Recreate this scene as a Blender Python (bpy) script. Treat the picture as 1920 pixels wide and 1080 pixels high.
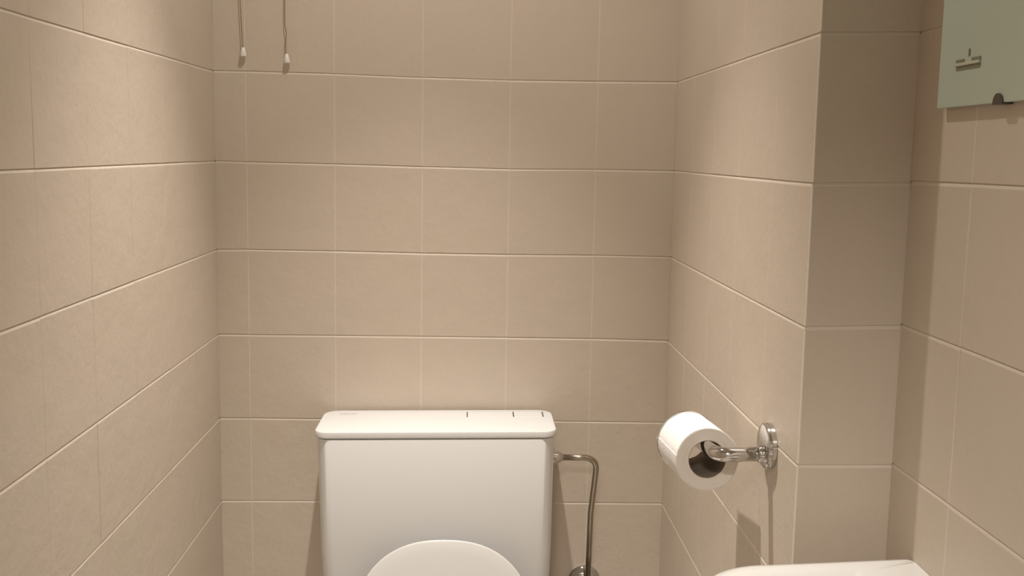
import bpy, bmesh, math, random
from mathutils import Vector, Matrix

scene = bpy.context.scene
for o in list(bpy.data.objects):
    bpy.data.objects.remove(o, do_unlink=True)
COL = scene.collection
random.seed(7)

# ------------------------------------------------------------------ camera
H = 1.33                      # height of the lens above the floor
W = 0.7913                    # left wall to side of the boxed-in column
W2 = 0.8935                   # left wall to right wall
B = 0.7465                    # depth of the column in front of the back wall
F_PX = 1947.99                # focal length in pixels of a 1920 wide frame
PITCH, YAW, ROLL = -0.1278, -0.0393, -0.0170
CAM = Vector((0.4411, -1.8103, H))


def cam_axes():
    cy, sy, cp, sp, cr, sr = (math.cos(YAW), math.sin(YAW), math.cos(PITCH),
                              math.sin(PITCH), math.cos(ROLL), math.sin(ROLL))
    rz = Matrix(((cy, -sy, 0), (sy, cy, 0), (0, 0, 1)))
    rx = Matrix(((1, 0, 0), (0, cp, -sp), (0, sp, cp)))
    ry = Matrix(((cr, 0, sr), (0, 1, 0), (-sr, 0, cr)))
    return rz @ rx @ ry


AX = cam_axes()
cd = bpy.data.cameras.new('camera')
cd.sensor_width = 36.0
cd.lens = F_PX * 36.0 / 1920.0
cd.clip_start = 0.02
cam = bpy.data.objects.new('camera', cd)
COL.objects.link(cam)
r_, f_, u_ = AX.col[0], AX.col[1], AX.col[2]
cam.matrix_world = Matrix(((r_.x, u_.x, -f_.x, CAM.x), (r_.y, u_.y, -f_.y, CAM.y),
                           (r_.z, u_.z, -f_.z, CAM.z), (0, 0, 0, 1)))
scene.camera = cam

# ------------------------------------------------------------------ world, lamp, exposure
world = bpy.data.worlds.new('world')
scene.world = world
world.use_nodes = True
world.node_tree.nodes['Background'].inputs[0].default_value = (1.0, 0.93, 0.84, 1)
world.node_tree.nodes['Background'].inputs[1].default_value = 0.05

LAMP = Vector((0.364, -0.468, H + 0.895))      # recessed ceiling spotlight above the toilet
CEIL = LAMP.z + 0.012
for _n, _e, _size in (('spotlight_beam', 84.0, 64), ('spotlight_spill', 17.0, 150)):
    ld = bpy.data.lights.new(_n, 'SPOT')
    ld.energy = _e
    ld.color = (1.0, 0.93, 0.84)
    ld.shadow_soft_size = 0.014
    ld.spot_size = math.radians(_size)
    ld.spot_blend = 1.0
    lamp = bpy.data.objects.new(_n, ld)
    lamp.location = LAMP
    COL.objects.link(lamp)

HALL_Y, HALL_Z = -3.45, 2.42                  # unseen corridor beyond the open door, behind the camera
ld = bpy.data.lights.new('corridor_fill', 'AREA')  # unseen lamp, added as soft fill from the front
ld.shape = 'DISK'
ld.size = 0.34
ld.energy = 34.0
ld.color = (1.0, 0.94, 0.86)
lamp = bpy.data.objects.new('corridor_fill', ld)
lamp.location = (0.16, -2.72, HALL_Z - 0.036)
COL.objects.link(lamp)

scene.view_settings.view_transform = 'Standard'
scene.view_settings.look = 'None'
scene.view_settings.gamma = 1.0
scene.view_settings.use_curve_mapping = False
scene.view_settings.exposure = 0.0


# ------------------------------------------------------------------ materials
def new_mat(name):
    m = bpy.data.materials.new(name)
    m.use_nodes = True
    return m, m.node_tree, m.node_tree.nodes['Principled BSDF']


def plain(name, col, rough=0.4, metal=0.0, spec=0.5, coat=0.0, bump=0.0, bscale=200.0, var=0.0):
    m, t, b = new_mat(name)
    b.inputs['Base Color'].default_value = (*col, 1)
    b.inputs['Roughness'].default_value = rough
    b.inputs['Metallic'].default_value = metal
    b.inputs['Specular IOR Level'].default_value = spec
    b.inputs['Coat Weight'].default_value = coat
    b.inputs['Coat Roughness'].default_value = 0.08
    g = t.nodes.new('ShaderNodeNewGeometry')
    n = t.nodes.new('ShaderNodeTexNoise')
    n.inputs['Scale'].default_value = bscale
    n.inputs['Detail'].default_value = 3
    t.links.new(g.outputs['Position'], n.inputs['Vector'])
    if bump > 0:
        bp = t.nodes.new('ShaderNodeBump')
        bp.inputs['Strength'].default_value = bump
        bp.inputs['Distance'].default_value = 0.001
        t.links.new(n.outputs['Fac'], bp.inputs['Height'])
        t.links.new(bp.outputs['Normal'], b.inputs['Normal'])
    if var > 0:
        rp = t.nodes.new('ShaderNodeMix')
        rp.data_type = 'RGBA'
        rp.inputs[6].default_value = (*[c * (1 - var) for c in col], 1)
        rp.inputs[7].default_value = (*[min(1, c * (1 + var)) for c in col], 1)
        t.links.new(n.outputs['Fac'], rp.inputs[0])
        t.links.new(rp.outputs[2], b.inputs['Base Color'])
    return m


def wall_paint(name, col, rough=0.42):
    """beige paint rolled over tiles: faint two-tone mottling, orange-peel and slow waviness"""
    m, t, b = new_mat(name)
    b.inputs['Roughness'].default_value = rough
    b.inputs['Specular IOR Level'].default_value = 0.4
    g = t.nodes.new('ShaderNodeNewGeometry')

    def noise(scale, detail=2.0):
        n = t.nodes.new('ShaderNodeTexNoise')
        n.inputs['Scale'].default_value = scale
        n.inputs['Detail'].default_value = detail
        t.links.new(g.outputs['Position'], n.inputs['Vector'])
        return n
    big = noise(9.0)
    mx = t.nodes.new('ShaderNodeMix')
    mx.data_type = 'RGBA'
    mx.inputs[6].default_value = (col[0] * 0.975, col[1] * 0.99, col[2] * 0.985, 1)
    mx.inputs[7].default_value = (min(1, col[0] * 1.025), col[1] * 1.0, col[2] * 1.01, 1)
    t.links.new(big.outputs['Fac'], mx.inputs[0])
    t.links.new(mx.outputs[2], b.inputs['Base Color'])
    fine, mid, slow = noise(330.0, 2.0), noise(110.0, 3.0), noise(22.0, 2.0)
    b1 = t.nodes.new('ShaderNodeBump')
    b1.inputs['Strength'].default_value = 0.30
    b1.inputs['Distance'].default_value = 0.0006
    b2 = t.nodes.new('ShaderNodeBump')
    b2.inputs['Strength'].default_value = 0.30
    b2.inputs['Distance'].default_value = 0.0014
    b3 = t.nodes.new('ShaderNodeBump')
    b3.inputs['Strength'].default_value = 0.20
    b3.inputs['Distance'].default_value = 0.006
    t.links.new(fine.outputs['Fac'], b1.inputs['Height'])
    t.links.new(mid.outputs['Fac'], b2.inputs['Height'])
    t.links.new(slow.outputs['Fac'], b3.inputs['Height'])
    t.links.new(b3.outputs['Normal'], b2.inputs['Normal'])
    t.links.new(b2.outputs['Normal'], b1.inputs['Normal'])
    t.links.new(b1.outputs['Normal'], b.inputs['Normal'])
    return m


PAINT = wall_paint('beige_tile_paint', (0.62, 0.54, 0.45))
JOINT_HILITE = wall_paint('cream_joint_highlight', (0.72, 0.645, 0.555))  # paler joint colour, also painting the bright highlight along upper tile bevels
TRIMM = plain('edge_filler', (0.78, 0.73, 0.64), 0.45)
CEILP = plain('ceiling_paint', (0.78, 0.76, 0.72), 0.7, bump=0.2, bscale=160)
FLOORM = plain('floor_tile', (0.55, 0.49, 0.42), 0.35, bump=0.1, bscale=60, var=0.12)
DOORM = plain('door_paint', (0.78, 0.75, 0.70), 0.35)
HALLM = plain('corridor_paint', (0.34, 0.31, 0.27), 0.6)
PLAST = plain('white_plastic', (0.75, 0.75, 0.75), 0.40, spec=0.4, bump=0.04, bscale=500)
CERAM = plain('white_ceramic', (0.86, 0.85, 0.83), 0.12, coat=0.4)
SEATM = plain('seat_plastic', (0.78, 0.775, 0.77), 0.25, coat=0.1)
DARK = plain('dark_gap', (0.05, 0.045, 0.04), 0.7)
GREYM = plain('grey_print', (0.36, 0.34, 0.31), 0.5)
CHROME = plain('chrome', (0.66, 0.655, 0.645), 0.06, metal=1.0)
DULLCH = plain('dull_chrome', (0.40, 0.355, 0.29), 0.22, metal=1.0, bump=0.15, bscale=160)
PAPER = plain('tissue_paper', (0.90, 0.88, 0.86), 0.95, spec=0.1, bump=0.7, bscale=420)
EDGEP = plain('tissue_edge', (0.87, 0.81, 0.75), 0.95, spec=0.1, bump=0.5, bscale=700, var=0.04)
CARD = plain('cardboard_core', (0.36, 0.30, 0.245), 0.9, spec=0.1, bump=0.2, bscale=300, var=0.1)
CORDM = plain('cord', (0.30, 0.21, 0.14), 0.8, spec=0.2)
BELL = plain('bell_plastic', (0.86, 0.84, 0.80), 0.35)
GLASS = plain('pale_green_glass', (0.50, 0.57, 0.48), 0.30, spec=0.5)
FITD = plain('fitting_and_shadow_dark', (0.22, 0.22, 0.16), 0.5)
FITL = plain('fitting_light', (0.55, 0.56, 0.45), 0.35)
CLIPM = plain('clip_metal', (0.10, 0.085, 0.07), 0.4, metal=0.3)
LENS, _t, _b = new_mat('lamp_lens')
_b.inputs['Base Color'].default_value = (0.9, 0.88, 0.84, 1)
_b.inputs['Emission Color'].default_value = (1.0, 0.90, 0.77, 1)
_b.inputs['Emission Strength'].default_value = 4.0


# ------------------------------------------------------------------ helpers
def tag(o, label=None, cat=None, group=None, kind=None):
    if label:
        o['label'] = label
    if cat:
        o['category'] = cat
    if group:
        o['group'] = group
    if kind:
        o['kind'] = kind
    return o


def empty(name, loc, label=None, cat=None, group=None):
    e = bpy.data.objects.new(name, None)
    e.location = loc
    e.empty_display_size = 0.05
    COL.objects.link(e)
    return tag(e, label, cat, group)


def link(name, me, mat, parent=None, smooth=False, angle=None):
    """vertices are given in world space; the object takes its origin at the box centre of its mesh"""
    if mat is not None and not me.materials:
        me.materials.append(mat)
    xs = [v.co.copy() for v in me.vertices]
    c = Vector([(min(v[i] for v in xs) + max(v[i] for v in xs)) / 2 for i in range(3)])
    me.transform(Matrix.Translation(-c))
    if smooth:
        for p in me.polygons:
            p.use_smooth = True
        if angle:
            me.set_sharp_from_angle(angle=math.radians(angle))
    o = bpy.data.objects.new(name, me)
    COL.objects.link(o)
    world_of(o, parent, c)
    return o


WPOS = {}


def world_of(o, parent, c):
    base = Vector((0, 0, 0))
    p = parent
    if p is not None:
        base = WPOS[p.name]
        o.parent = p
    o.location = c - base
    WPOS[o.name] = c


def thing(name, loc, label, cat, group=None):
    e = empty(name, loc, label, cat, group)
    WPOS[e.name] = Vector(loc)
    return e


def from_py(name, verts, faces):
    me = bpy.data.meshes.new(name)
    me.from_pydata([tuple(v) for v in verts], [], faces)
    bm = bmesh.new()
    bm.from_mesh(me)
    bmesh.ops.recalc_face_normals(bm, faces=bm.faces)
    bm.to_mesh(me)
    bm.free()
    me.update()
    return me


def box_mesh(name, x0, x1, y0, y1, z0, z1, bevel=0.0, seg=2):
    bm = bmesh.new()
    bmesh.ops.create_cube(bm, size=1)
    for v in bm.verts:
        v.co = Vector(((x0 + x1) / 2 + v.co.x * (x1 - x0), (y0 + y1) / 2 + v.co.y * (y1 - y0),
                       (z0 + z1) / 2 + v.co.z * (z1 - z0)))
    if bevel > 0:
        bmesh.ops.bevel(bm, geom=bm.edges[:], offset=bevel, segments=seg, affect='EDGES', profile=0.5)
    me = bpy.data.meshes.new(name)
    bm.to_mesh(me)
    bm.free()
    return me


def loft(name, rings, cap0=True, cap1=True):
    """rings: lists of equal length; joined in order, ends closed by n-gons"""
    n = len(rings[0])
    verts = [p for r in rings for p in r]
    faces = []
    for i in range(len(rings) - 1):
        for k in range(n):
            a, b = i * n + k, i * n + (k + 1) % n
            faces.append((a, b, b + n, a + n))
    if cap0:
        faces.append(tuple(range(n))[::-1])
    if cap1:
        faces.append(tuple(range((len(rings) - 1) * n, len(rings) * n)))
    return from_py(name, verts, faces)


def frame_along(d):
    d = d.normalized()
    a = Vector((0, 0, 1)) if abs(d.z) < 0.9 else Vector((1, 0, 0))
    u = d.cross(a).normalized()
    return u, d.cross(u).normalized()


def lathe(name, origin, axis, prof, n=40, cap0=True, cap1=True):
    """prof: (distance along axis, radius)"""
    axis = Vector(axis).normalized()
    u, v = frame_along(axis)
    rings = []
    for (t, r) in prof:
        rings.append([Vector(origin) + axis * t + (u * math.cos(2 * math.pi * k / n) + v * math.sin(2 * math.pi * k / n)) * r
                      for k in range(n)])
    return loft(name, rings, cap0, cap1)


def tube(name, pts, rad, n=16):
    pts = [Vector(p) for p in pts]
    rings = []
    u = None
    for i, p in enumerate(pts):
        d = (pts[min(i + 1, len(pts) - 1)] - pts[max(i - 1, 0)]).normalized()
        if u is None:
            u, v = frame_along(d)
        else:
            u = (u - d * u.dot(d)).normalized()
            v = d.cross(u).normalized()
        r = rad[i] if isinstance(rad, (list, tuple)) else rad
        rings.append([p + (u * math.cos(2 * math.pi * k / n) + v * math.sin(2 * math.pi * k / n)) * r for k in range(n)])
    return loft(name, rings)


def fillet(pts, rad, n=8):
    """round the inner corners of a polyline"""
    pts = [Vector(p) for p in pts]
    out = [pts[0]]
    for i in range(1, len(pts) - 1):
        a, b, c = pts[i - 1], pts[i], pts[i + 1]
        d1, d2 = (a - b), (c - b)
        ang = d1.angle(d2)
        t = min(rad / math.tan(ang / 2), d1.length * 0.49, d2.length * 0.49)
        p0, p2 = b + d1.normalized() * t, b + d2.normalized() * t
        for k in range(n + 1):
            s = k / n
            out.append(p0 * (1 - s) ** 2 + b * (2 * s * (1 - s)) + p2 * s * s)
    out.append(pts[-1])
    return out


def rrect(x0, x1, y0, y1, rads, n=8):
    """rounded rectangle, counter-clockwise; rads for corners (x0,y0),(x1,y0),(x1,y1),(x0,y1)"""
    out = []
    cs = [(x0, y0, 1, 1, math.pi), (x1, y0, -1, 1, 1.5 * math.pi), (x1, y1, -1, -1, 0), (x0, y1, 1, -1, 0.5 * math.pi)]
    for (x, y, sx, sy, a0), r in zip(cs, rads):
        cx, cy = x + sx * r, y + sy * r
        for k in range(n + 1):
            a = a0 + 0.5 * math.pi * k / n
            out.append((cx + r * math.cos(a), cy + r * math.sin(a)))
    return out


def pix(u, v, axis, val):
    """point on the plane axis = val seen at pixel (u, v)"""
    d = AX @ Vector(((u - 960) / F_PX, 1.0, (540 - v) / F_PX))
    t = (val - CAM[axis]) / d[axis]
    return CAM + d * t


# ------------------------------------------------------------------ room shell
TH = 0.0015                   # tile faces stand this far off the wall
YF = -2.06                    # wall with the door, behind the camera


def struct(name, me, mat, label, cat):
    o = link(name, me, mat)
    return tag(o, label, cat, kind='structure')


wall_back = struct('wall_back', box_mesh('wall_back', -0.08, W2 + 0.08, TH, 0.08, 0, CEIL), PAINT,
                   'beige painted tiled back wall behind the white cistern', 'wall')
wall_left = struct('wall_left', box_mesh('wall_left', -0.08, -TH, YF, TH, 0, CEIL), PAINT,
                   'beige painted tiled wall on the left side', 'wall')
wall_right = struct('wall_right', box_mesh('wall_right', W2 + TH, W2 + 0.08, YF, -B + 0.02, 0, CEIL), PAINT,
                    'beige painted tiled wall behind the green glass panel', 'wall')
wall_column = struct('wall_column', box_mesh('wall_column', W + TH, W2 + 0.08, -B + TH, TH, 0, CEIL), PAINT,
                     'boxed-in beige tiled column with a shaded front face', 'wall')
def multi_box(name, boxes):
    bm = bmesh.new()
    for b in boxes:
        m = box_mesh('tmp', *b)
        bm.from_mesh(m)
        bpy.data.meshes.remove(m)
    me = bpy.data.meshes.new(name)
    bm.to_mesh(me)
    bm.free()
    return me


wall_front = struct('wall_front', multi_box('wall_front', [(-0.60, 0.05, YF - 0.08, YF, 0, HALL_Z), (W2 - 0.04, 1.60, YF - 0.08, YF, 0, HALL_Z), (0.05, W2 - 0.04, YF - 0.08, YF, 2.03, HALL_Z)]), DOORM,
                    'pale painted wall with the doorway', 'wall')
struct('wall_corridor', multi_box('wall_corridor', [(-0.60, 1.60, HALL_Y - 0.05, HALL_Y, 0, HALL_Z), (-0.65, -0.60, HALL_Y, YF - 0.08, 0, HALL_Z), (1.60, 1.65, HALL_Y, YF - 0.08, 0, HALL_Z)]), HALLM,
       'taupe corridor walls outside the doorway', 'wall')
floor = struct('floor', box_mesh('floor', -0.65, 1.65, HALL_Y - 0.05, 0.08, -0.06, 0), FLOORM,
               'plain beige floor of the toilet and corridor', 'floor')
ceiling = struct('ceiling', multi_box('ceiling', [(-0.08, W2 + 0.08, YF - 0.001, 0.08, CEIL, CEIL + 0.06), (-0.65, 1.65, HALL_Y - 0.05, YF - 0.0, HALL_Z, HALL_Z + 0.06)]), CEILP,
                 'white painted ceiling', 'ceiling')
door = struct('door_1', box_mesh('door_1', W2 - 0.04, W2, YF - 0.88, YF - 0.082, 0.01, 2.02, 0.004), DOORM,
              'plain pale door swung open into the corridor', 'door')
link('door_handle', tube('door_handle', fillet([(W2 - 0.04, YF - 0.81, 1.05), (W2 - 0.09, YF - 0.81, 1.05), (W2 - 0.09, YF - 0.70, 1.05)], 0.015), 0.009),
     CHROME, door, True)

# courses: joint heights relative to the lens at 0.1287 - 0.15 j, with the unevenness of the laying
Z0 = H + 0.1287
XV = [0.0] + [0.0539 + 0.15 * k for k in range(5)] + [W]
DZB = {0: [4.6, 4.6, 3.1, -0.6, -2.2, -1.1, 0.8], 1: [2.7, 1.7, 0.4, -1.9, -3.6, -1.5, -1.6],
       2: [0.3, 1.1, 0.3, -1.6, -2.2, -1.3, -2.4], 3: [1.5, 1.1, 1.6, 1.3, 1.0, 0.6, -2.0],
       4: [1.3, 1.6, 1.0, 0.6, 0.2, -0.4, -1.2], 5: [0, 0.2, 0, -0.6, -1.0, -1.4, -1.8]}
DZL = {0: (4.3, -1.2), 1: (2.5, -1.3), 2: (0.3, -1.6), 3: (1.4, -1.7), 4: (1.2, -0.4), 5: (0.0, 0.6)}
DZC = {0: (0.8, -0.5), 1: (-1.6, -2.6), 2: (-2.3, -2.8), 3: (-1.9, -2.2), 5: (-1.7, -1.7)}
DZP = {0: (-0.5, 2.1), 1: (-2.6, -0.4), 2: (-2.8, -0.2), 3: (-2.2, -1.6)}
DZR = {0: (2.1, 2.0), 1: (1.2, 3.0), 2: (1.4, 1.9), 3: (0.6, 1.8)}
J0, J1 = -6, 9                # joints from just under the ceiling down to the skirting course


def zj(j, d):
    return Z0 - 0.15 * j + d * 0.00093


def tile_mesh(p, fo, fu, fv, fn, wl, wr, wb, wt, flat0=False, flat1=False, pale_sides=True):
    """p: the corners (u0 bottom, u1 bottom, u1 top, u0 top) as (u, v); edges eased by the given widths"""
    ds = 0.00028
    uw = p[1][0] - p[0][0]
    cols = [(0.0, 0.0 if flat0 else ds if wl < 0.0015 else TH), (wl / uw, 0.0), (1 - wr / uw, 0.0), (1.0, 0.0 if flat1 else ds if wr < 0.0015 else TH)]
    rows = [(0, 0.0, TH), (0, wb, 0.0), (1, -wt, 0.0), (1, -wt * 0.55, TH * 0.28), (1, 0.0, TH)]
    tilt = [random.uniform(-0.00012, 0.00012) for _ in range(4)]
    verts, faces = [], []
    for side, off, dv in rows:
        for s, du in cols:
            a0, a1 = (p[0], p[1]) if side == 0 else (p[3], p[2])
            uu = a0[0] + (a1[0] - a0[0]) * s
            vv = a0[1] + (a1[1] - a0[1]) * s + off
            tl = (tilt[0] * (1 - s) + tilt[1] * s) if side == 0 else (tilt[3] * (1 - s) + tilt[2] * s)
            dpt = max(du, dv)
            verts.append(fo + fu * uu + fv * vv + fn * (tl * (1 - dpt / TH) - dpt * 0.95))
    for r in range(4):
        for k in range(3):
            a = r * 4 + k
            faces.append((a, a + 1, a + 5, a + 4))
    me = bpy.data.meshes.new('tile')
    me.from_pydata([tuple(v) for v in verts], [], faces)
    me.update()
    if me.polygons[4].normal.dot(fn) < 0:
        me.flip_normals()
    me.materials.append(PAINT)
    me.materials.append(JOINT_HILITE)
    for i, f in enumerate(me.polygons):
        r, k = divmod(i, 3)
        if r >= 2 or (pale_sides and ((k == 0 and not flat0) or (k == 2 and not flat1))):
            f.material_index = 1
    return me


def tile_wall(parent, fo, fu, fn, cols, dzf, zmax, edge0=None, edge1=None, flat0=True, flat1=True, pale_sides=True):
    fv = Vector((0, 0, 1))
    for j in range(J0, J1 + 1):
        for k in range(len(cols) - 1):
            ua, ub = cols[k], cols[k + 1]
            ztl, ztr = zj(j - 1, dzf(j - 1, ua)), zj(j - 1, dzf(j - 1, ub))
            zbl, zbr = zj(j, dzf(j, ua)), zj(j, dzf(j, ub))
            if j == J1:
                zbl = zbr = 0.002
            if min(ztl, ztr) > zmax:
                ztl = ztr = zmax
            if max(zbl, zbr) > zmax - 0.02:
                continue
            g = 0.00004
            wl, wr = 0.0010, 0.0010
            if k == 0 and edge0:
                wl = edge0
            if k == len(cols) - 2 and edge1:
                wr = edge1
            jt = random.uniform(-0.0002, 0.0002)
            p = [(ua + g, zbl + g + jt), (ub - g, zbr + g + jt), (ub - g, ztr - g + jt), (ua + g, ztl - g + jt)]
            link('tile', tile_mesh(p, fo, fu, fv, fn, wl, wr, 0.0005, random.uniform(0.0034, 0.0041), k == 0 and flat0, k == len(cols) - 2 and flat1, pale_sides), PAINT, parent)


def lerp_tab(tab, span):
    def f(j, u):
        if j not in tab:
            return 0.0
        a, b = tab[j]
        s = min(1.0, u / span)
        return (a * (1 - s) + b * s) * (1.0 / 0.93 if tab in (DZC, DZP, DZR) else 1.0)
    return f


def back_dz(j, u):
    if j not in DZB:
        return 0.0
    for k in range(len(XV) - 1):
        if u <= XV[k + 1] + 1e-6:
            s = (u - XV[k]) / (XV[k + 1] - XV[k])
            return DZB[j][k] * (1 - s) + DZB[j][k + 1] * s
    return DZB[j][-1]


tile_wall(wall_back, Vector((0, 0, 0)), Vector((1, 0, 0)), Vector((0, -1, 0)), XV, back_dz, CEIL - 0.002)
left_cols = [0.148 * k for k in range(14)] + [-YF - 0.002]
if left_cols[-1] - left_cols[-2] < 0.03:
    left_cols.pop(-2)
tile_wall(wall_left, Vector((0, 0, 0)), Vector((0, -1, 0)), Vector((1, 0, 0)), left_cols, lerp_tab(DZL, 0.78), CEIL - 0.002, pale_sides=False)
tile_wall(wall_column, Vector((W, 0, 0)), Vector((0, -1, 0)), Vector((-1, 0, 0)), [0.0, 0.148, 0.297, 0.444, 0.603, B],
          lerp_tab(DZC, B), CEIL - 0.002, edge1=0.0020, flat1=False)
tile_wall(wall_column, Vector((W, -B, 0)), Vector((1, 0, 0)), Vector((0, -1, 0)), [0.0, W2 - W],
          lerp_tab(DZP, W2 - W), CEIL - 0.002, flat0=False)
right_cols = [0.0] + [0.1335 + 0.148 * k for k in range(8)] + [-YF - B - 0.002]
if right_cols[-1] - right_cols[-2] < 0.03:
    right_cols.pop(-2)
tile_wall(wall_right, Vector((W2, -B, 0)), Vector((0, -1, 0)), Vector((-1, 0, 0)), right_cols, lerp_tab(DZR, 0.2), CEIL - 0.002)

# pale filler line along the outer corner of the column, one length per course
for j in range(J0, J1 + 1):
    zt, zb = min(zj(j - 1, DZP.get(j - 1, (0, 0))[0]), CEIL - 0.002), (zj(j, DZP.get(j, (0, 0))[0]) if j < J1 else 0.002)
    if zt - zb < 0.02:
        continue
    prof = [(W + 0.0012, -B - 0.0001), (W + 0.0004, -B - 0.0004), (W - 0.0001, -B + 0.0001), (W - 0.0004, -B + 0.0006), (W - 0.0002, -B + 0.0022), (W + 0.0012, -B + 0.0022)]
    link('corner_filler', loft('corner_filler', [[Vector((x, y, z)) for x, y in prof] for z in (zb + 0.0012, zt - 0.0012)]), TRIMM, wall_column)

# ------------------------------------------------------------------ ceiling lamp
lampo = thing('ceiling_downlight', (LAMP.x, LAMP.y, CEIL), 'round recessed ceiling spotlight above the toilet', 'lamp')
link('trim_ring', lathe('trim_ring', (LAMP.x, LAMP.y, CEIL), (0, 0, -1),
                        [(0.0, 0.044), (0.004, 0.043), (0.006, 0.040), (0.006, 0.034), (0.001, 0.032), (0.0, 0.032)], 40, False, False), CHROME, lampo, True, 40)
link('lens', lathe('lens', (LAMP.x, LAMP.y, CEIL), (0, 0, -1), [(0.0005, 0.032), (0.002, 0.030), (0.003, 0.015)], 40), LENS, lampo, True)

hlamp = thing('corridor_fill_lamp', (0.16, -2.72, HALL_Z), 'round flat ceiling lamp added as fill in the unseen corridor', 'lamp')
link('housing', lathe('housing', (0.16, -2.72, HALL_Z), (0, 0, -1), [(0.0, 0.20), (0.022, 0.20), (0.030, 0.19), (0.032, 0.175)], 48), DOORM, hlamp, True, 40)

# ------------------------------------------------------------------ cistern
CX = 0.3855
ZT = H - 0.4510               # top of the cistern lid
cist = thing('toilet_cistern', (CX, 0, ZT - 0.40), 'white plastic wall-mounted toilet cistern with a thin overhanging lid', 'cistern')
TILT = Matrix.Translation((CX, 0, ZT)) @ Matrix.Rotation(-0.0110, 4, 'Y') @ Matrix.Translation((-CX, 0, -ZT))


def plan_ring(x0, x1, y0, y1, z, rf, rb, crown=0.0):
    out = []
    for x, y in rrect(x0, x1, y0, y1, (rf, rf, rb, rb), 10):
        out.append(Vector((x, y, z)))
    return out


def tilted(me):
    me.transform(TILT)
    return me


bx0, bx1 = CX - 0.1955, CX + 0.1955
rings = []
for (z, ins, fr) in [(ZT - 0.395, 0.030, 0.030), (ZT - 0.390, 0.022, 0.022), (ZT - 0.375, 0.014, 0.012), (ZT - 0.340, 0.008, 0.006),
                     (ZT - 0.20, 0.003, 0.002), (ZT - 0.0144, 0.0, 0.0), (ZT - 0.0135, 0.0005, 0.0005)]:
    rings.append(plan_ring(bx0 + ins, bx1 - ins, -0.1540 + fr, -0.004, z, 0.024, 0.012))
link('body', tilted(loft('body', rings)), PLAST, cist, True, 35)
link('shadow_gap', tilted(loft('shadow_gap', [plan_ring(bx0 + 0.005, bx1 - 0.005, -0.1495, -0.008, z, 0.021, 0.012) for z in (ZT - 0.0142, ZT - 0.0105)])), PLAST, cist)
lx0, lx1 = CX - 0.1988, CX + 0.1988
rings = []
for (z, ins) in [(ZT - 0.0112, 0.0008), (ZT - 0.0104, 0.0001), (ZT - 0.0095, 0.0), (ZT - 0.0022, 0.0), (ZT - 0.0010, 0.0005), (ZT - 0.0003, 0.0015), (ZT, 0.0030)]:
    rings.append(plan_ring(lx0 + ins, lx1 - ins, -0.1548 + ins, -0.010 - ins * 0.4, z, 0.022 - ins * 0.5, 0.026 - ins * 0.5))
lid = link('lid', tilted(loft('lid', rings)), PLAST, cist, True, 30)
# flush plates flush with the lid, dark slits between them
for (x0, x1, nm) in [(0.4366, 0.5162, 'large_flush_button'), (0.5172, 0.5672, 'small_flush_button')]:
    link(nm, tilted(box_mesh(nm, x0 + 0.0005, x1 - 0.0005, -0.0585, -0.0285, ZT - 0.004, ZT + 0.0007, 0.0006, 2)), PLAST, lid)
for x in (0.4364, 0.5167, 0.5678):
    link('slit', tilted(box_mesh('slit', x - 0.0008, x + 0.0008, -0.0600, -0.0270, ZT - 0.003, ZT + 0.0009)), DARK, lid)
# small grey lettering, too small to read, at the back left of the lid
x = 0.2150
for wd in (0.0046, 0.0036, 0.0042, 0.0030, 0.0036, 0.0028):
    link('lettering', tilted(box_mesh('lettering', x, x + wd, -0.0375, -0.0345, ZT, ZT + 0.00025)), GREYM, lid)
    x += wd + 0.0014

# ------------------------------------------------------------------ supply pipe
pipe = thing('supply_pipe', (0.654, -0.05, H - 0.78), 'bent metal water supply pipe beside the white cistern', 'pipe')
PY, PZ = -0.080, H - 0.5150
link('union_nut', lathe('union_nut', (0.5812, PY, PZ), (1, 0, 0), [(0.0, 0.0108), (0.0125, 0.0108), (0.0135, 0.0102), (0.0195, 0.0068), (0.0205, 0.0055)], 6 * 4), CHROME, pipe, True, 35)
path = fillet([(0.596, PY, PZ), (0.6615, PY, PZ - 0.0005), (0.6545, -0.062, H - 0.620), (0.6535, -0.054, H - 0.745)], 0.024, 12)
link('pipe', tube('pipe', path, 0.0050, 20), DULLCH, pipe, True)
valve = link('valve', lathe('valve', (0.6535, -0.054, H - 0.795), (0, 0, 1),
                            [(0, 0.010), (0.025, 0.011), (0.032, 0.0105), (0.034, 0.012), (0.046, 0.012), (0.048, 0.0095), (0.050, 0.006)], 24), CHROME, pipe, True, 35)
link('rosette', lathe('rosette', (0.6535, -0.0005, H - 0.770), (0, -1, 0), [(0, 0.029), (0.003, 0.0295), (0.008, 0.026), (0.013, 0.018), (0.016, 0.010), (0.050, 0.009)], 36), CHROME, pipe, True, 40)

# ------------------------------------------------------------------ toilet (mostly below the frame)
TX = 0.402
toilet = thing('toilet', (TX, -0.45, 0), 'white toilet with its rounded lid raised against the cistern', 'toilet')


def oval(cx, cy, a, bf, bb, z, n=48, p=2.3):
    out = []
    for k in range(n):
        t = 2 * math.pi * k / n
        c, s = math.cos(t), math.sin(t)
        xx = a * math.copysign(abs(c) ** (2 / p), c)
        yy = (bb if s > 0 else bf) * math.copysign(abs(s) ** (2 / p), s)
        out.append(Vector((cx + xx, cy + yy, z)))
    return out


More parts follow.
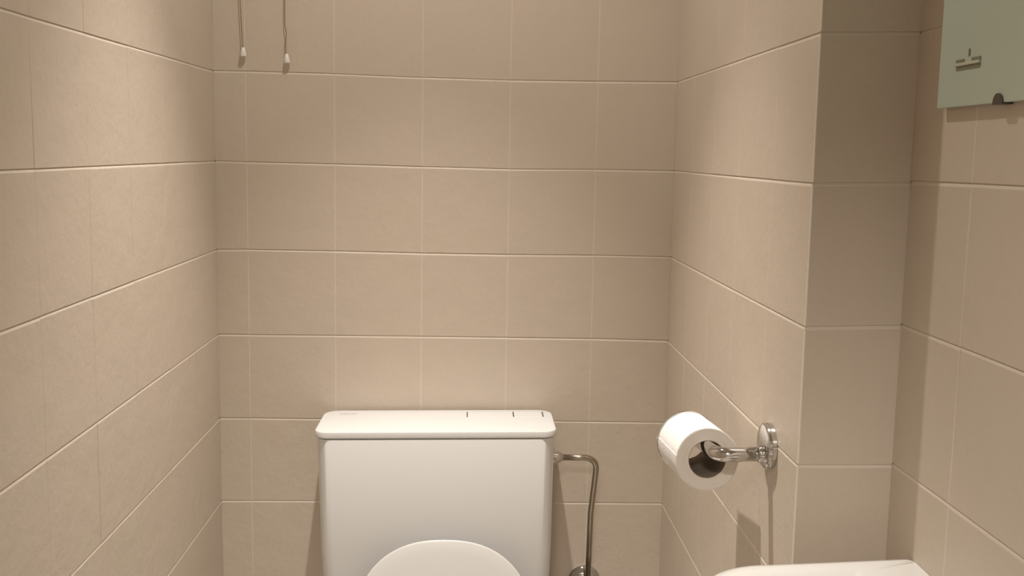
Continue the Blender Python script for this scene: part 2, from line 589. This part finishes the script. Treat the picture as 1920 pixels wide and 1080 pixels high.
RIM = H - 0.955
outer = [(0.0, 0.105, 0.17, 0.16), (0.02, 0.10, 0.165, 0.16), (0.12, 0.095, 0.16, 0.16), (0.22, 0.13, 0.22, 0.17), (0.31, 0.17, 0.275, 0.20), (RIM - 0.012, 0.180, 0.295, 0.222), (RIM, 0.176, 0.29, 0.218)]
rings = [oval(TX, -0.42, a, bf, bb, z) for z, a, bf, bb in outer]
rings += [oval(TX, -0.42, a, bf, bb, z) for z, a, bf, bb in [(RIM, 0.135, 0.235, 0.13), (RIM - 0.03, 0.132, 0.23, 0.125), (RIM - 0.12, 0.10, 0.16, 0.10), (RIM - 0.19, 0.05, 0.06, 0.06)]]
link('bowl', loft('bowl', rings), CERAM, toilet, True, 50)
rings = [oval(TX, -0.42, a, bf, bb, z) for z, a, bf, bb in
         [(RIM + 0.003, 0.180, 0.292, 0.165), (RIM + 0.014, 0.182, 0.294, 0.167), (RIM + 0.019, 0.176, 0.288, 0.161), (RIM + 0.019, 0.128, 0.215, 0.115), (RIM + 0.012, 0.122, 0.208, 0.109), (RIM + 0.003, 0.124, 0.21, 0.111), (RIM + 0.003, 0.180, 0.292, 0.165)]]
link('seat', loft('seat', rings, False, False), SEATM, toilet, True, 50)
link('flush_bend', tube('flush_bend', fillet([(CX, -0.075, ZT - 0.3960), (CX, -0.075, RIM - 0.05), (TX, -0.27, RIM - 0.07)], 0.04), 0.025, 24), PLAST, toilet, True)
# raised lid: leans back, hinge low in front of the cistern, tip against its front
HZ, TIPZ = RIM + 0.022, H - 0.6250
HY, TIPY = -0.222, -0.179
LL = math.hypot(TIPZ - HZ, TIPY - HY)
ldir = Vector((0, TIPY - HY, TIPZ - HZ)).normalized()
lnor = Vector((0, -ldir.z, ldir.y))


def lid_outline(ins, n=56):
    out = []
    a, bt, p = 0.152 - ins, 0.175 - ins, 2.4
    for k in range(n + 1):
        t = math.pi * k / n
        c, s = math.cos(t), math.sin(t)
        out.append((a * math.copysign(abs(c) ** (2 / p), c), LL - 0.175 + bt * abs(s) ** (2 / p)))
    sidep = [(0.1545, 0.155), (0.1565, 0.12), (0.1570, 0.08), (0.1545, 0.045), (0.1470, 0.018), (0.1200, 0.0)]
    out += [(-(w - ins), max(b, ins)) for w, b in sidep] + [((w - ins), max(b, ins)) for w, b in reversed(sidep)]
    return out


rings = []
for ins, off in [(0.012, 0.0), (0.0008, 0.0), (0.0, 0.001), (0.0, 0.0040), (0.0006, 0.0047), (0.0022, 0.0052), (0.020, 0.0070), (0.060, 0.0092)]:
    rings.append([Vector((TX + a, HY, HZ)) + ldir * b + lnor * off for a, b in lid_outline(ins)])
link('raised_lid', loft('raised_lid', rings), SEATM, toilet, True, 40)
for s in (-1, 1):
    link('hinge', lathe('hinge', (TX + s * 0.075 - 0.02, HY - 0.004, RIM + 0.010), (1, 0, 0), [(0, 0.008), (0.002, 0.010), (0.038, 0.010), (0.04, 0.008)], 20), CHROME, toilet, True, 40)

# ------------------------------------------------------------------ paper holder and roll
HYc, HZc = -0.648, H - 0.3305
hold = thing('toilet_roll_holder', (W, HYc, HZc), 'chrome toilet roll holder with round wall plate on the tiled column', 'roll holder')
link('wall_plate', lathe('wall_plate', (W - 0.0002, HYc, HZc), (-1, 0, 0), [(0, 0.0262), (0.0005, 0.0266), (0.0048, 0.0266), (0.0053, 0.0261), (0.0058, 0.0263), (0.0085, 0.0259), (0.0096, 0.0243), (0.0101, 0.018), (0.0102, 0.008)], 48), CHROME, hold, True, 30)
AZ = HZc - 0.0100
ARM_R = 0.0086
link('collar', lathe('collar', (W - 0.010, HYc, AZ), (-1, 0, 0), [(0, 0.0104), (0.004, 0.0104), (0.0052, 0.0098), (0.006, 0.0084)], 32), CHROME, hold, True, 40)
RR_, RC_ = 0.0388, 0.0226
ROLL_F, ROLL_B = Vector((0.7254, -0.6140, H - 0.3577)), Vector((0.7217, -0.5170, H - 0.3628))
UPC = Vector((0, 0, RC_ - ARM_R - 0.0010))
ARM_E = ROLL_B + UPC + (ROLL_B - ROLL_F).normalized() * 0.004
ARM_S = ROLL_F + UPC + (ROLL_F - ROLL_B).normalized() * 0.042
path = fillet([(W - 0.012, HYc, AZ), ARM_S + Vector((0, 0, 0.002)), ARM_E], 0.030, 14)
link('arm', tube('arm', path, ARM_R, 24), CHROME, hold, True)
rax = (ROLL_B - ROLL_F)
link('end_ring', lathe('end_ring', ROLL_B + rax.normalized() * 0.001, rax, [(0, 0.0236), (0, RR_), (0.0006, RR_ + 0.0006), (0.0028, RR_ + 0.0006), (0.0034, RR_), (0.0034, 0.0236), (0, 0.0236)], 48, False, False), CHROME, hold, True, 40)

roll = thing('toilet_roll', (0.727, -0.55, ROLL_F.z - 0.039), 'half-used white toilet paper roll on the chrome holder', 'toilet roll')
ln = rax.length
# spiral outer surface with the loose edge of the last sheet lying on the left
u, v = frame_along(rax)
if v.z < 0:
    u, v = -u, -v
prof_n = 96
start = math.radians(172)      # the free edge of the outer sheet
side = -1 if u.x < 0 else 1


def spiral_ring(p, shrink):
    out = []
    for k in range(prof_n):
        t = k / (prof_n - 1)
        ang = start + side * 2 * math.pi * t
        r = RR_ - 0.0008 * (1 - t) - shrink + 0.0002 * math.sin(5 * ang) + 0.00015 * math.sin(11 * ang + 1)
        out.append(p + (u * side * math.cos(ang) + v * math.sin(ang)) * r)
    return out


d_ = rax.normalized()
link('paper', loft('paper', [spiral_ring(ROLL_F + d_ * t, s) for t, s in ((0.0, 0.0012), (0.0010, 0.0002), (0.003, 0.0), (ln - 0.003, 0.0), (ln - 0.001, 0.0002), (ln, 0.0012))], False, False), PAPER, roll, True, 30)


def circ(p, r, n=64):
    return [p + (u * math.cos(2 * math.pi * k / n) + v * math.sin(2 * math.pi * k / n)) * r for k in range(n)]


for p, s in ((ROLL_F, 1), (ROLL_B, -1)):
    rs = [circ(p + d_ * (s * h), r) for r, h in ((RR_ - 0.0011, 0.0003), (0.0350, 0.0), (0.0310, 0.0006), (0.0280, 0.0002), (0.0270, 0.0010), (0.0244, 0.0002), (RC_ + 0.0004, 0.0004))]
    link('wound_edge', loft('wound_edge', rs, False, False), EDGEP, roll, True)
link('core', loft('core', [circ(ROLL_F + d_ * 0.0005, RC_ + 0.0004), circ(ROLL_F + d_ * 0.0005, RC_ - 0.0003), circ(ROLL_B - d_ * 0.0005, RC_ - 0.0003), circ(ROLL_B - d_ * 0.0005, RC_ + 0.0004)], False, False), CARD, roll, True, 40)

# ------------------------------------------------------------------ pull cords
GC = 'pull cords in the upper left'
YC = -0.0065
for pts, bell, lab in [
    ([(450, 0), (452, 35), (454, 70), (455.2, 90)], (456.0, 89, 456.4, 105.5), 'left pull cord with white bell, nearer the room corner'),
    ([(534, 0), (533.8, 25), (534, 47), (537, 64), (535.6, 80), (536.2, 101)], (537.4, 101, 538.6, 118), 'right pull cord with kinked string and lower hanging white bell')]:
    P = [pix(a, b, 1, YC) for a, b in pts]
    top = Vector((P[0].x - 0.002, YC, CEIL - 0.12))
    t = thing('pull_cord', (top.x, 0, CEIL - 0.12), lab, 'pull cord', GC)
    P = [top + Vector((0, 0, 0.002)), (top + P[0]) / 2] + P
    b0, b1 = pix(bell[0], bell[1], 1, YC), pix(bell[2], bell[3], 1, YC)
    P.append(b0 - Vector((0, 0, 0.003)))
    link('string', tube('string', P, 0.00075, 8), CORDM, t, True)
    hgt = (b0 - b1).length
    link('bell', lathe('bell', b0, b1 - b0, [(0, 0.0022), (0.0006, 0.0028), (hgt * 0.5, 0.0043), (hgt * 0.95, 0.0055), (hgt, 0.0052), (hgt - 0.002, 0.0042)], 24), BELL, t, True, 50)
    link('switch_box', box_mesh('switch_box', top.x - 0.022, top.x + 0.022, -0.028, -0.0002, top.z, top.z + 0.07, 0.004, 3), BELL, t)

# ------------------------------------------------------------------ glass panel on the right wall
GXF = W2 - 0.0085
gz0 = H + 0.0505
glass = thing('glass_panel', (W2, -1.0, gz0), 'frameless pale green glass panel clipped to the wall', 'glass panel')
link('pane', box_mesh('pane', GXF, GXF + 0.005, -1.21, -0.8155, gz0, H + 0.62, 0.0006, 2), GLASS, glass)


def half_disc(y, z, r, x0, x1, up=1, n=20):
    pr = [(y + r * math.cos(math.pi * k / n), z + up * r * math.sin(math.pi * k / n)) for k in range(n + 1)] + [(y - r, z - up * 0.0015), (y + r, z - up * 0.0015)]
    return loft('clip', [[Vector((x, a, b)) for a, b in pr] for x in (x0, x1)])


for cy in (-0.9345, -1.10):
    link('clip', half_disc(cy, gz0, 0.0078, GXF - 0.0018, W2 - 0.0003), CLIPM, glass, True, 40)
    link('clip', half_disc(cy, H + 0.62, 0.0078, GXF - 0.0018, W2 - 0.0003, -1), CLIPM, glass, True, 40)
fit_ = link('bar_fitting', box_mesh('bar_fitting', GXF - 0.0022, GXF, -0.8975, -0.8500, H + 0.0868, H + 0.0896, 0.0006, 1), FITL, glass)
for y0, y1 in ((-0.8660, -0.8505), (-0.8975, -0.8805)):
    link('dark_strip', box_mesh('dark_strip', GXF - 0.0006, GXF, y0, y1, H + 0.0897, H + 0.0928, 0.0002, 1), FITD, fit_)
link('dark_strip', box_mesh('dark_strip', GXF - 0.0006, GXF, -0.8965, -0.8515, H + 0.0830, H + 0.0866, 0.0002, 1), FITD, fit_)  # dark strip standing in for the shadow under the bar
link('stem', box_mesh('stem', GXF - 0.0008, GXF, -0.8765, -0.8740, H + 0.0945, H + 0.1010, 0.0002, 1), FITD, fit_)

# ------------------------------------------------------------------ hand basin
ZB = H - 0.4065
basin = thing('hand_basin', (W2, -1.0, ZB - 0.13), 'small white ceramic hand basin on the right wall', 'basin')


def basin_ring(ins, z, wall=0.0004, raise_=0.0):
    x0, x1 = 0.657 + ins, W2 - wall
    y0, y1 = -1.17 + ins, -0.8105 - ins
    out = []
    for x, y in rrect(x0, x1, y0, y1, (0.085 - ins * 0.4, 0.004, 0.006, 0.085 - ins * 0.4), 12):
        s = max(0.0, min(1.0, (x - 0.80) / 0.055))
        s = s * s * (3 - 2 * s)
        out.append(Vector((x, y + 0.006 * s * (1 if y > -1 else -1), z + raise_ * s)))
    return out


rings = [basin_ring(0.085, ZB - 0.135), basin_ring(0.07, ZB - 0.13), basin_ring(0.035, ZB - 0.09), basin_ring(0.012, ZB - 0.04), basin_ring(0.002, ZB - 0.018), basin_ring(0.0, ZB - 0.010, raise_=0.001),
         basin_ring(0.001, ZB - 0.004, raise_=0.003), basin_ring(0.004, ZB - 0.0008, raise_=0.004), basin_ring(0.009, ZB, raise_=0.004), basin_ring(0.022, ZB - 0.0005, 0.06), basin_ring(0.030, ZB - 0.006, 0.068),
         basin_ring(0.042, ZB - 0.05, 0.078), basin_ring(0.065, ZB - 0.09, 0.10), basin_ring(0.085, ZB - 0.095, 0.12)]
link('bowl', loft('bowl', rings), CERAM, basin, True, 60)
